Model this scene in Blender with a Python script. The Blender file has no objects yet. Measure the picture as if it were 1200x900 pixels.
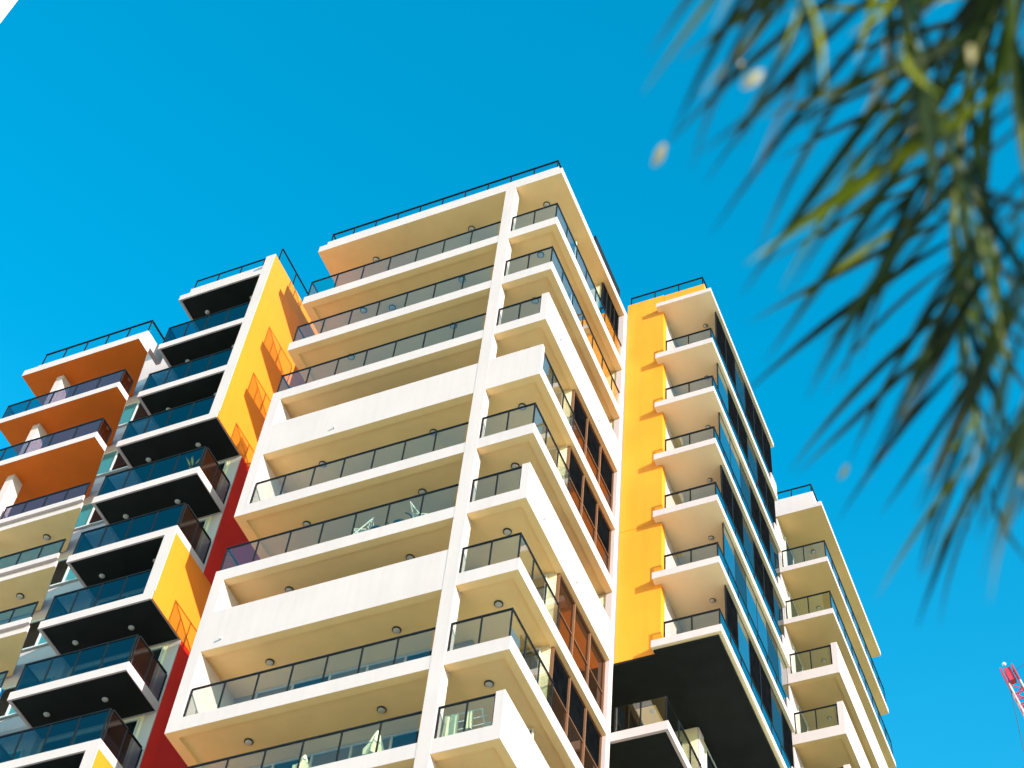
import bpy, bmesh, math, random
from mathutils import Vector, Matrix

random.seed(7)
scene = bpy.context.scene
COL = scene.collection

# ------------------------------------------------------------------ camera, sky, sun, exposure
R_CAM = ((0.9213366170536184, 0.38123848235901886, 0.0761318438288894),
         (-0.26959521256222424, 0.7676368459638685, -0.5814224746964751),
         (-0.28010223033693166, 0.5151610352959899, 0.8100320044745395))
cam = bpy.data.cameras.new('camera')
cam_ob = bpy.data.objects.new('camera', cam)
COL.objects.link(cam_ob)
rx, ry, rz = (Vector(r) for r in R_CAM)
m = Matrix.Identity(4)
for i in range(3):
    m[i][0], m[i][1], m[i][2] = rx[i], -ry[i], -rz[i]
cam_ob.matrix_world = m
cam.sensor_fit = 'HORIZONTAL'
cam.sensor_width = 36.0
cam.lens = 2024.2 / 1200 * 36
cam.clip_start, cam.clip_end = 0.1, 20000
cam.dof.use_dof = True
cam.dof.focus_distance = 70.0
cam.dof.aperture_fstop = 1.8
scene.camera = cam_ob

SUN_TO = Vector((2.1, -0.909, 0.568)).normalized()          # towards the sun
SUN_EL = math.asin(SUN_TO.z)
SUN_ROT = math.atan2(SUN_TO.x, SUN_TO.y)
world = bpy.data.worlds.new('World')
scene.world = world
world.use_nodes = True
wn, wl = world.node_tree.nodes, world.node_tree.links
bg = wn['Background']
sky = wn.new('ShaderNodeTexSky')
sky.sky_type = 'NISHITA'
sky.sun_disc = False
sky.sun_elevation = SUN_EL
sky.sun_rotation = SUN_ROT
sky.air_density = 1.0
sky.dust_density = 0.0
sky.ozone_density = 1.5
hsv = wn.new('ShaderNodeHueSaturation')
hsv.inputs['Saturation'].default_value = 1.5
hsv.inputs['Value'].default_value = 1.68
tint = wn.new('ShaderNodeMix')
tint.data_type = 'RGBA'
tint.blend_type = 'MULTIPLY'
tint.inputs['Factor'].default_value = 1.0
tint.inputs[7].default_value = (1.0, 0.98, 0.70, 1)
wl.new(sky.outputs[0], hsv.inputs['Color'])
wl.new(hsv.outputs[0], tint.inputs[6])
wl.new(tint.outputs[2], bg.inputs['Color'])
bg.inputs['Strength'].default_value = 0.15

sun = bpy.data.lights.new('sun', 'SUN')
sun.energy = 3.7
sun.angle = math.radians(0.5)
sun.color = (1.0, 0.88, 0.76)
sun_ob = bpy.data.objects.new('sun', sun)
COL.objects.link(sun_ob)
sun_ob.rotation_euler = SUN_TO.to_track_quat('Z', 'Y').to_euler()
sun_ob.location = (60, -40, 80)

scene.view_settings.view_transform = 'Standard'
scene.view_settings.look = 'None'
scene.view_settings.exposure = 1.35
scene.view_settings.gamma = 1.0
scene.view_settings.use_curve_mapping = False
scene.cycles.max_bounces = 12
scene.cycles.diffuse_bounces = 6
scene.cycles.glossy_bounces = 4
scene.cycles.transparent_max_bounces = 24
scene.cycles.use_denoising = True
scene.cycles.sample_clamp_indirect = 12.0

# ------------------------------------------------------------------ materials
MATS = {}


def new_mat(name):
    mt = bpy.data.materials.new(name)
    mt.use_nodes = True
    MATS[name] = mt
    return mt, mt.node_tree.nodes, mt.node_tree.links


def paint(name, col, rough=0.6, mottle=0.06, scale=0.9, bump=0.02, spec=0.3, metal=0.0, streak=0.0):
    mt, n, l = new_mat(name)
    b = n['Principled BSDF']
    b.inputs['Roughness'].default_value = rough
    b.inputs['Specular IOR Level'].default_value = spec
    b.inputs['Metallic'].default_value = metal
    tc = n.new('ShaderNodeTexCoord')
    geo = n.new('ShaderNodeNewGeometry')
    nz = n.new('ShaderNodeTexNoise')
    nz.inputs['Scale'].default_value = scale
    nz.inputs['Detail'].default_value = 6
    l.new(geo.outputs['Position'], nz.inputs['Vector'])
    ramp = n.new('ShaderNodeValToRGB')
    e = ramp.color_ramp.elements
    e[0].position, e[1].position = 0.3, 0.7
    e[0].color = tuple(c * (1 - mottle) for c in col) + (1,)
    e[1].color = tuple(min(1, c * (1 + mottle)) for c in col) + (1,)
    l.new(nz.outputs['Fac'], ramp.inputs['Fac'])
    out = ramp.outputs['Color']
    if streak:
        mp = n.new('ShaderNodeMapping')
        mp.inputs['Scale'].default_value = (5.0, 5.0, 0.25)
        l.new(geo.outputs['Position'], mp.inputs['Vector'])
        n2 = n.new('ShaderNodeTexNoise')
        n2.inputs['Scale'].default_value = 1.0
        n2.inputs['Detail'].default_value = 4
        l.new(mp.outputs[0], n2.inputs['Vector'])
        r2 = n.new('ShaderNodeMapRange')
        r2.inputs[1].default_value, r2.inputs[2].default_value = 0.45, 0.75
        r2.inputs[3].default_value, r2.inputs[4].default_value = 1.0, 1.0 - streak
        l.new(n2.outputs['Fac'], r2.inputs[0])
        mx = n.new('ShaderNodeMix')
        mx.data_type = 'RGBA'
        mx.blend_type = 'MULTIPLY'
        mx.inputs['Factor'].default_value = 1
        l.new(out, mx.inputs[6])
        l.new(r2.outputs[0], mx.inputs[7])
        out = mx.outputs[2]
    l.new(out, b.inputs['Base Color'])
    if bump:
        nb = n.new('ShaderNodeTexNoise')
        nb.inputs['Scale'].default_value = 30
        nb.inputs['Detail'].default_value = 3
        l.new(geo.outputs['Position'], nb.inputs['Vector'])
        bp = n.new('ShaderNodeBump')
        bp.inputs['Strength'].default_value = 0.25
        bp.inputs['Distance'].default_value = bump
        l.new(nb.outputs['Fac'], bp.inputs['Height'])
        l.new(bp.outputs[0], b.inputs['Normal'])
    return mt


def glass(name, tr, refl=1.0, f0=0.05, grough=0.01, body=None, gcol=(1, 1, 1)):
    """thin architectural glass: tinted transparency plus an angle dependent mirror reflection"""
    mt, n, l = new_mat(name)
    n.remove(n['Principled BSDF'])
    out = n['Material Output']
    lw = n.new('ShaderNodeLayerWeight')
    lw.inputs['Blend'].default_value = 0.5
    pw = n.new('ShaderNodeMath')
    pw.operation = 'POWER'
    pw.inputs[1].default_value = 4.0
    l.new(lw.outputs['Facing'], pw.inputs[0])
    ma = n.new('ShaderNodeMath')
    ma.operation = 'MULTIPLY_ADD'
    ma.inputs[1].default_value = (1 - f0) * refl
    ma.inputs[2].default_value = f0 * refl
    ma.use_clamp = True
    l.new(pw.outputs[0], ma.inputs[0])
    if body is None:
        t = n.new('ShaderNodeBsdfTransparent')
        t.inputs['Color'].default_value = tuple(tr) + (1,)
    else:
        t = n.new('ShaderNodeBsdfDiffuse')
        t.inputs['Color'].default_value = tuple(body) + (1,)
    g = n.new('ShaderNodeBsdfGlossy')
    g.inputs['Roughness'].default_value = grough
    g.inputs['Color'].default_value = tuple(gcol) + (1,)
    geo = n.new('ShaderNodeNewGeometry')
    nz = n.new('ShaderNodeTexNoise')
    nz.inputs['Scale'].default_value = 0.8
    nz.inputs['Detail'].default_value = 1
    l.new(geo.outputs['Position'], nz.inputs['Vector'])
    bp = n.new('ShaderNodeBump')
    bp.inputs['Strength'].default_value = 0.15
    bp.inputs['Distance'].default_value = 0.02
    l.new(nz.outputs['Fac'], bp.inputs['Height'])
    l.new(bp.outputs[0], g.inputs['Normal'])
    mx = n.new('ShaderNodeMixShader')
    l.new(ma.outputs[0], mx.inputs[0])
    l.new(t.outputs[0], mx.inputs[1])
    l.new(g.outputs[0], mx.inputs[2])
    l.new(mx.outputs[0], out.inputs['Surface'])
    return mt


paint('white_paint', (0.53, 0.43, 0.44), 0.65, 0.03, 0.7, 0.004, streak=0.05)
paint('cream_soffit', (0.93, 0.635, 0.30), 0.8, 0.04, 1.2, 0.004)
paint('peach_soffit', (0.96, 0.77, 0.47), 0.8, 0.03, 1.2, 0.004)
paint('sand_soffit', (0.66, 0.46, 0.19), 0.8, 0.04, 1.2, 0.004)
paint('cream_wall', (0.78, 0.68, 0.48), 0.8, 0.04, 1.2, 0.004)
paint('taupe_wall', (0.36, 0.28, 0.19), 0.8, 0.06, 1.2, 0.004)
paint('floor_tile', (0.52, 0.42, 0.30), 0.5, 0.12, 2.0, 0.0)
paint('black_soffit', (0.012, 0.014, 0.014), 0.8, 0.2, 1.5, 0.002, 0.15)
paint('orange_soffit', (0.70, 0.135, 0.005), 0.75, 0.05, 1.2, 0.004)
paint('yellow_paint', (0.86, 0.212, 0.010), 0.6, 0.05, 0.6, 0.004, streak=0.06)
paint('golden_paint', (0.84, 0.282, 0.015), 0.6, 0.05, 0.6, 0.004, streak=0.06)
paint('red_paint', (0.78, 0.018, 0.005), 0.65, 0.08, 0.7, 0.004, streak=0.1)
paint('black_metal', (0.009, 0.010, 0.012), 0.55, 0.1, 4, 0.0, 0.15)
paint('bronze_metal', (0.19, 0.085, 0.045), 0.45, 0.06, 4, 0.0, 0.5)
paint('alu_metal', (0.55, 0.56, 0.56), 0.4, 0.05, 4, 0.0, 0.5)
paint('lamp_ring', (0.03, 0.03, 0.03), 0.5, 0.05, 4, 0.0)
paint('lamp_opal', (0.50, 0.48, 0.46), 0.35, 0.03, 4, 0.0, 0.5)
paint('flyscreen', (0.0035, 0.004, 0.005), 0.9, 0.4, 3.0, 0.0, 0.0)
paint('plaza_stone', (0.54, 0.45, 0.34), 0.8, 0.15, 0.15, 0.01)
paint('roof_gravel', (0.35, 0.33, 0.3), 0.9, 0.2, 2, 0.02)
paint('plastic_white', (0.78, 0.78, 0.76), 0.4, 0.03, 4, 0.0, 0.5)
paint('canvas_cream', (0.74, 0.66, 0.48), 0.9, 0.08, 5, 0.004)
paint('canvas_yellow', (0.78, 0.62, 0.16), 0.9, 0.08, 5, 0.004)
paint('canvas_blue', (0.02, 0.20, 0.42), 0.8, 0.1, 5, 0.004)
paint('cane_dark', (0.03, 0.035, 0.04), 0.6, 0.1, 5, 0.0)
paint('terracotta', (0.35, 0.13, 0.06), 0.8, 0.1, 6, 0.004)
paint('agave_leaf', (0.10, 0.13, 0.05), 0.6, 0.25, 9, 0.0)
paint('crane_red', (0.48, 0.035, 0.07), 0.5, 0.15, 3, 0.0)
paint('crane_pink', (0.80, 0.34, 0.36), 0.6, 0.15, 3, 0.0)
paint('steel_cable', (0.05, 0.05, 0.055), 0.5, 0.05, 3, 0.0)
paint('concrete', (0.42, 0.40, 0.37), 0.9, 0.12, 0.8, 0.01)
paint('palm_bark', (0.16, 0.11, 0.07), 0.9, 0.3, 6, 0.02)
paint('palm_stem', (0.14, 0.16, 0.04), 0.6, 0.2, 8, 0.0)
glass('rail_glass', (0.90, 0.93, 0.88), 1.0, 0.055)
glass('rail_glass_clear', (0.95, 0.97, 0.97), 0.35, 0.03)
glass('rail_glass_blue', (0.36, 0.48, 0.54), 0.85, 0.05)
glass('rail_glass_sky', (0.34, 0.44, 0.48), 1.15, 0.05)
glass('rail_glass_teal', (0.60, 0.76, 0.76), 1.0, 0.055)
glass('rail_glass_smoke', (0.60, 0.55, 0.60), 1.1, 0.05)
glass('window_glass', None, 1.0, 0.30, 0.01, body=(0.012, 0.018, 0.024))
glass('window_bronze', None, 1.0, 0.34, 0.03, body=(0.03, 0.016, 0.010), gcol=(0.33, 0.21, 0.155))
glass('window_painted_sky', None, 1.0, 0.10, 0.02, body=(0.02, 0.22, 0.28))  # reflected sky painted into the body colour of the notch panes
glass('window_dark', None, 0.55, 0.05, 0.02, body=(0.006, 0.008, 0.010))


def leaf_mat(name, c0, c1, trans):
    mt, n, l = new_mat(name)
    n.remove(n['Principled BSDF'])
    out = n['Material Output']
    geo = n.new('ShaderNodeNewGeometry')
    oi = n.new('ShaderNodeObjectInfo')
    nz = n.new('ShaderNodeTexNoise')
    nz.inputs['Scale'].default_value = 9.0
    l.new(geo.outputs['Position'], nz.inputs['Vector'])
    ad = n.new('ShaderNodeMath')
    ad.operation = 'MULTIPLY_ADD'
    ad.inputs[1].default_value = 0.55
    l.new(nz.outputs['Fac'], ad.inputs[0])
    mu = n.new('ShaderNodeMath')
    mu.operation = 'MULTIPLY'
    mu.inputs[1].default_value = 0.6
    l.new(oi.outputs['Random'], mu.inputs[0])
    l.new(mu.outputs[0], ad.inputs[2])
    r = n.new('ShaderNodeValToRGB')
    r.color_ramp.elements[0].position, r.color_ramp.elements[1].position = 0.38, 0.95
    r.color_ramp.elements[0].color = tuple(c0) + (1,)
    r.color_ramp.elements[1].color = tuple(c1) + (1,)
    l.new(ad.outputs[0], r.inputs['Fac'])
    d = n.new('ShaderNodeBsdfPrincipled')
    d.inputs['Roughness'].default_value = 0.5
    d.inputs['Specular IOR Level'].default_value = 0.2
    l.new(r.outputs['Color'], d.inputs['Base Color'])
    t = n.new('ShaderNodeBsdfTranslucent')
    l.new(r.outputs['Color'], t.inputs['Color'])
    mx = n.new('ShaderNodeMixShader')
    mx.inputs[0].default_value = trans
    l.new(d.outputs[0], mx.inputs[1])
    l.new(t.outputs[0], mx.inputs[2])
    l.new(mx.outputs[0], out.inputs['Surface'])
    return mt


leaf_mat('palm_leaf', (0.002, 0.009, 0.005), (0.032, 0.055, 0.007), 0.16)  # shade on most of the leaves is put into this dark green
leaf_mat('palm_leaf_lit', (0.08, 0.10, 0.006), (0.30, 0.30, 0.015), 0.4)  # lit copy of the leaf, sunlit highlights put into a brighter colour
leaf_mat('palm_leaf_dry', (0.20, 0.17, 0.05), (0.50, 0.42, 0.26), 0.35)


# ------------------------------------------------------------------ mesh builder and object helpers
WORLD_LOC = {}


class MB:
    def __init__(self):
        self.v, self.f, self.m = [], [], []

    def face(self, pts, mi=0):
        b = len(self.v)
        self.v += [tuple(p) for p in pts]
        self.f.append(tuple(range(b, b + len(pts))))
        self.m.append(mi)

    def box(self, x0, x1, y0, y1, z0, z1, mi=0, bottom=None, right=None, front=None):
        b = len(self.v)
        self.v += [(x0, y0, z0), (x1, y0, z0), (x1, y1, z0), (x0, y1, z0),
                   (x0, y0, z1), (x1, y0, z1), (x1, y1, z1), (x0, y1, z1)]
        q = [(3, 2, 1, 0), (4, 5, 6, 7), (0, 1, 5, 4), (1, 2, 6, 5), (2, 3, 7, 6), (3, 0, 4, 7)]
        ms = [mi if bottom is None else bottom, mi, mi if front is None else front,
              mi if right is None else right, mi, mi]
        for a, k in zip(q, ms):
            self.f.append(tuple(b + i for i in a))
            self.m.append(k)

    def bar(self, p0, p1, w, h=None, mi=0, up=(0, 0, 1)):
        """rectangular bar from p0 to p1"""
        h = w if h is None else h
        p0, p1 = Vector(p0), Vector(p1)
        d = (p1 - p0).normalized()
        u = Vector(up)
        if abs(d.dot(u)) > 0.98:
            u = Vector((1, 0, 0))
        s = d.cross(u).normalized()
        t = s.cross(d).normalized()
        b = len(self.v)
        for p in (p0, p1):
            for a, c in ((-1, -1), (1, -1), (1, 1), (-1, 1)):
                self.v.append(tuple(p + s * (a * w / 2) + t * (c * h / 2)))
        for a in ((0, 1, 2, 3), (7, 6, 5, 4), (0, 4, 5, 1), (1, 5, 6, 2), (2, 6, 7, 3), (3, 7, 4, 0)):
            self.f.append(tuple(b + i for i in a))
            self.m.append(mi)

    def tube(self, pts, radii, seg=8, mi=0):
        pts = [Vector(p) for p in pts]
        rings = []
        for i, p in enumerate(pts):
            d = (pts[min(i + 1, len(pts) - 1)] - pts[max(i - 1, 0)]).normalized()
            u = Vector((0, 0, 1)) if abs(d.z) < 0.9 else Vector((1, 0, 0))
            s = d.cross(u).normalized()
            t = s.cross(d).normalized()
            r = radii[i] if isinstance(radii, (list, tuple)) else radii
            b = len(self.v)
            for k in range(seg):
                a = 2 * math.pi * k / seg
                self.v.append(tuple(p + s * (r * math.cos(a)) + t * (r * math.sin(a))))
            rings.append(b)
        for i in range(len(rings) - 1):
            for k in range(seg):
                k2 = (k + 1) % seg
                self.f.append((rings[i] + k, rings[i + 1] + k, rings[i + 1] + k2, rings[i] + k2))
                self.m.append(mi)
        self.f.append(tuple(rings[0] + k for k in range(seg)))
        self.m.append(mi)
        self.f.append(tuple(rings[-1] + k for k in reversed(range(seg))))
        self.m.append(mi)

    def lathe(self, prof, seg=16, mi=0, c=(0, 0, 0)):
        """prof: (radius, z) from bottom to top"""
        b0 = len(self.v)
        for r, z in prof:
            for k in range(seg):
                a = 2 * math.pi * k / seg
                self.v.append((c[0] + r * math.cos(a), c[1] + r * math.sin(a), c[2] + z))
        for i in range(len(prof) - 1):
            for k in range(seg):
                k2 = (k + 1) % seg
                a = b0 + i * seg
                self.f.append((a + k, a + k2, a + seg + k2, a + seg + k))
                self.m.append(mi if not callable(mi) else mi(i))
        self.f.append(tuple(b0 + k for k in reversed(range(seg))))
        self.m.append(mi if not callable(mi) else mi(0))
        a = b0 + (len(prof) - 1) * seg
        self.f.append(tuple(a + k for k in range(seg)))
        self.m.append(mi if not callable(mi) else mi(len(prof) - 2))

    def prism(self, poly, z0, z1, mi=0, bottom=None):
        n = len(poly)
        b = len(self.v)
        self.v += [(x, y, z0) for x, y in poly] + [(x, y, z1) for x, y in poly]
        self.f.append(tuple(b + i for i in reversed(range(n))))
        self.m.append(mi if bottom is None else bottom)
        self.f.append(tuple(b + n + i for i in range(n)))
        self.m.append(mi)
        for i in range(n):
            j = (i + 1) % n
            self.f.append((b + i, b + j, b + n + j, b + n + i))
            self.m.append(mi)

    def mesh(self, name, mats, origin=(0, 0, 0), smooth=False):
        me = bpy.data.meshes.new(name)
        ox, oy, oz = origin
        me.from_pydata([(x - ox, y - oy, z - oz) for x, y, z in self.v], [], self.f)
        for k in mats:
            me.materials.append(MATS[k])
        me.polygons.foreach_set('material_index', self.m)
        if smooth:
            me.polygons.foreach_set('use_smooth', [True] * len(me.polygons))
        me.update()
        return me

    def build(self, name, mats, parent=None, origin=None, smooth=False, label=None):
        if isinstance(mats, str):
            mats = [mats]
        if origin is None:
            xs, ys, zs = zip(*self.v)
            origin = ((min(xs) + max(xs)) / 2, (min(ys) + max(ys)) / 2, min(zs))
        return put(name, self.mesh(name, mats, origin, smooth), origin, parent, label)


def put(name, me, loc, parent=None, label=None, mat4=None):
    o = bpy.data.objects.new(name, me)
    COL.objects.link(o)
    loc = Vector(loc)
    WORLD_LOC[o.name] = loc
    if parent is not None:
        o.parent = parent
        o.location = loc - WORLD_LOC[parent.name]
    else:
        o.location = loc
    if label:
        o['label'] = label
    return o


def thing(name, loc, label, cat, group=None):
    o = bpy.data.objects.new(name, None)
    o.empty_display_size = 0.3
    COL.objects.link(o)
    o.location = loc
    WORLD_LOC[o.name] = Vector(loc)
    o['label'], o['category'] = label, cat
    if group:
        o['group'] = group
    return o


CACHE = {}


def cached(key, fn):
    if key not in CACHE:
        CACHE[key] = fn()
    return CACHE[key]


def unit_box(name, sx, sy, sz, mat):
    sx, sy, sz = (round(s, 3) for s in (sx, sy, sz))

    def mk():
        b = MB()
        b.box(-sx / 2, sx / 2, -sy / 2, sy / 2, 0, sz)
        return b.mesh(name, [mat])
    return cached((name, sx, sy, sz, mat), mk)


def blk(name, mat, parent, x0, x1, y0, y1, z0, z1, label=None):
    return put(name, unit_box(name, x1 - x0, y1 - y0, z1 - z0, mat),
               ((x0 + x1) / 2, (y0 + y1) / 2, z0), parent, label)


# ------------------------------------------------------------------ pieces every balcony is made of
def slab(parent, name, x0, x1, y0, y1, zb, t, rims=(0, 0, 0, 0), dep=0.10, edge='white_paint', soffit='cream_soffit',
         rim=None, label=None):
    """floor plate with a recessed soffit inside its edge beams; rims = left, right, front, back widths"""
    b = MB()
    zt = zb + t
    rl, rr, rf, rb = rims
    rim = rim or soffit
    o = [(x0, y0), (x1, y0), (x1, y1), (x0, y1)]
    i = [(x0 + rl, y0 + rf), (x1 - rr, y0 + rf), (x1 - rr, y1 - rb), (x0 + rl, y1 - rb)]
    P = lambda q, z: (q[0], q[1], z)
    b.face([P(q, zt) for q in o], 2)
    for k in range(4):
        j = (k + 1) % 4
        b.face([P(o[k], zb), P(o[j], zb), P(o[j], zt), P(o[k], zt)], 0)
    if max(rims) > 0:
        for k in range(4):
            j = (k + 1) % 4
            if (rf, rr, rb, rl)[k] > 0:
                b.face([P(o[j], zb), P(o[k], zb), P(i[k], zb), P(i[j], zb)], 3)
                b.face([P(i[k], zb), P(i[k], zb + dep), P(i[j], zb + dep), P(i[j], zb)][::-1], 3)
        b.face([P(q, zb + dep) for q in reversed(i)], 1)
        for k in range(4):                                      # close the sides that have no beam
            if (rf, rr, rb, rl)[k] == 0:
                pass
    else:
        b.face([P(q, zb) for q in reversed(o)], 1)
    return b.build(name, [edge, soffit, 'floor_tile', rim], parent, label=label)


def rail(parent, p0, p1, zbase, ztop, spacing=1.1, glassmat='rail_glass', first=True, last=True, start=None, hand=True,
         hw=0.048, pw=0.04, inset=0.02):
    """glass balustrade along one straight run: handrail, posts and panels, each an object under the balcony"""
    p0, p1 = Vector((p0[0], p0[1], 0)), Vector((p1[0], p1[1], 0))
    L = (p1 - p0).length
    d = (p1 - p0) / L
    alongx = abs(d.x) > abs(d.y)
    if hand:
        c = (p0 + p1) / 2
        sx, sy = (L + hw, hw) if alongx else (hw, L - hw)
        put('handrail', unit_box('handrail', sx, sy, 0.05, 'black_metal'), (c.x, c.y, ztop - 0.05), parent)
    n = max(1, round(L / spacing))
    ts = [L * k / n for k in range(n + 1)]
    zg = ztop - (0.05 if hand else 0.0)
    for k, t in enumerate(ts):
        if (k == 0 and not first) or (k == n and not last):
            continue
        q = p0 + d * t
        put('post', unit_box('post', pw, pw, zg - zbase - 0.002, 'black_metal'), (q.x, q.y, zbase), parent)
    for k in range(n):
        a, c2 = ts[k] + pw / 2 + 0.012, ts[k + 1] - pw / 2 - 0.012
        q = p0 + d * ((a + c2) / 2)
        w = c2 - a
        sx, sy = (w, 0.014) if alongx else (0.014, w)
        put('glass_panel', unit_box('glass_panel', sx, sy, zg - zbase - 0.035, glassmat), (q.x, q.y, zbase + 0.03), parent)


def lamp_mesh():
    b = MB()
    b.lathe([(0.108, -0.035), (0.128, -0.031), (0.128, 0.0)], 20, 0)
    b.lathe([(0.035, -0.09), (0.07, -0.082), (0.094, -0.06), (0.104, -0.036)], 20, 1)
    return b.mesh('ceiling_light', ['lamp_ring', 'lamp_opal'], smooth=True)


def small_lamp_mesh(ring='alu_metal'):
    b = MB()
    b.lathe([(0.084, -0.02), (0.096, -0.018), (0.096, 0.0)], 18, 0)
    b.lathe([(0.03, -0.07), (0.06, -0.06), (0.078, -0.04), (0.083, -0.021)], 18, 1)
    return b.mesh('ceiling_light', [ring, 'lamp_opal'], smooth=True)


def lamp(parent, x, y, z, small=False):
    me = cached(('lamp', small), (lambda: small_lamp_mesh('lamp_ring')) if small == 'dark' else small_lamp_mesh if small else lamp_mesh)
    return put('ceiling_light', me, (x, y, z - 0.002), parent)


def window(parent, axis, fixed, a0, a1, z0, z1, n, sill=0.0, frame='bronze_metal', lower='window_bronze', upper='flyscreen',
           fw=0.06, depth=0.08, name='window', label=None, mix=None, out=None):
    """glazed opening. axis 'x': plane Y=fixed facing -Y; axis 'y': plane X=fixed facing +X. Panes are objects of their own."""
    b = MB()
    s = 1 if axis == 'y' else -1

    def bx(u0, u1, w0, w1, d0, d1, mb):
        if axis == 'x':
            mb.box(u0, u1, fixed - d1, fixed - d0, w0, w1)
        else:
            mb.box(fixed + d0, fixed + d1, u0, u1, w0, w1)
    bx(a0, a1, z0, z0 + fw, 0, depth, b)
    bx(a0, a1, z1 - fw, z1, 0, depth, b)
    step = (a1 - a0) / n
    for k in range(n + 1):
        u = a0 + step * k
        u0, u1 = max(a0, u - fw / 2), min(a1, u + fw / 2)
        bx(u0, u1, z0 + fw, z1 - fw, 0, depth, b)
    if sill:
        for k in range(n):
            bx(a0 + step * k + fw / 2, a0 + step * (k + 1) - fw / 2, z0 + sill, z0 + sill + 0.03, 0.004, depth - 0.03, b)
    w = b.build(name, frame, parent, label=label)
    for k in range(n):
        u0, u1 = a0 + step * k + fw / 2 + 0.003, a0 + step * (k + 1) - fw / 2 - 0.003
        rows = [(z0 + fw + 0.003, z1 - fw - 0.003, upper)]
        if sill:
            rows = [(z0 + fw + 0.003, z0 + sill - 0.003, lower), (z0 + sill + 0.033, z1 - fw - 0.003, upper)]
        for w0, w1, mt in rows:
            if mix and mt == upper:
                mt = mix[(k + (int(z0 * 7) if len(mix) < 6 else 0)) % len(mix)]
            sx, sy = (u1 - u0, 0.02) if axis == 'x' else (0.02, u1 - u0)
            c = (u0 + u1) / 2
            loc = (c, fixed - 0.03, w0) if axis == 'x' else (fixed + 0.03, c, w0)
            put('pane', unit_box('pane', sx, sy, w1 - w0, mt), loc, w)
    return w


# ------------------------------------------------------------------ setting
g = MB()
S = 4000
N = 8
for i in range(N):
    for j in range(N):
        x0, y0 = -S + 2 * S * i / N, -S + 2 * S * j / N
        g.face([(x0, y0, -1.6), (x0 + 2 * S / N, y0, -1.6), (x0 + 2 * S / N, y0 + 2 * S / N, -1.6), (x0, y0 + 2 * S / N, -1.6)])
go = g.build('ground', 'plaza_stone', origin=(0, 0, -1.6))
go['kind'] = 'structure'

# ------------------------------------------------------------------ central tower (white) and its yellow wing
LV = [56.0, 52.32, 49.32, 46.27, 43.22, 40.22, 37.22, 34.22, 31.23, 28.24, 25.24, 22.24]
T = 0.48
tower = thing('apartment_tower', (-19, 31, -1.6),
              'white apartment tower in the middle with a golden yellow wing wall and wraparound glass balconies', 'apartment building')
XL, XR, YF, YB = -24.0, -13.985, 27.4, 34.32
# roof
rs = slab(tower, 'roof_slab', XL - 0.03, XR, YF, YB, LV[0], 0.4, (0, 0, 0, 0))
blk('parapet', 'white_paint', tower, XL + 0.05, XR - 0.3, YF + 0.28, YF + 0.48, LV[0] + 0.4, 57.15)
blk('parapet', 'white_paint', tower, XR - 0.5, XR - 0.3, YF + 0.48, YB, LV[0] + 0.4, 57.15)
blk('parapet', 'white_paint', tower, XL + 0.05, XL + 0.25, YF + 0.48, YB, LV[0] + 0.4, 57.15)
rf = rs
rail(rf, (XL + 0.12, YF + 0.38), (XR - 0.4, YF + 0.38), 57.15, 57.85, 0.97, 'rail_glass_clear', hw=0.06, hand=True)
rail(rf, (XR - 0.4, YF + 0.41), (XR - 0.4, YB), 57.15, 57.85, 1.0, 'rail_glass_clear', first=False)
rail(rf, (XL + 0.12, YF + 0.41), (XL + 0.12, YB), 57.15, 57.85, 1.0, 'rail_glass_clear', first=False)
blk('plant_screen', 'black_metal', tower, XR - 0.34, XR - 0.26, 31.4, 34.1, 57.0, 58.0)
for x in (-22.05, -18.05):
    lamp(rs, x, 28.45, LV[0])
lamp(rs, -15.0, 28.45, LV[0])

# core walls and the free column at the front
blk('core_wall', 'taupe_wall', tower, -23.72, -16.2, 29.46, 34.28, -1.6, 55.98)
blk('core_wall', 'cream_wall', tower, -16.19, -15.7, 30.32, 34.28, -1.6, 55.98)
blk('core_wall', 'cream_wall', tower, -15.69, -14.22, 34.06, 34.28, -1.6, 55.98)
blk('front_column', 'white_paint', tower, -16.2, -15.81, YF - 0.008, YF + 0.36, -1.6, 55.99)
blk('corner_pilaster', 'white_paint', tower, -14.21, XR - 0.01, 34.02, 34.33, -1.6, 55.98)

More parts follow.
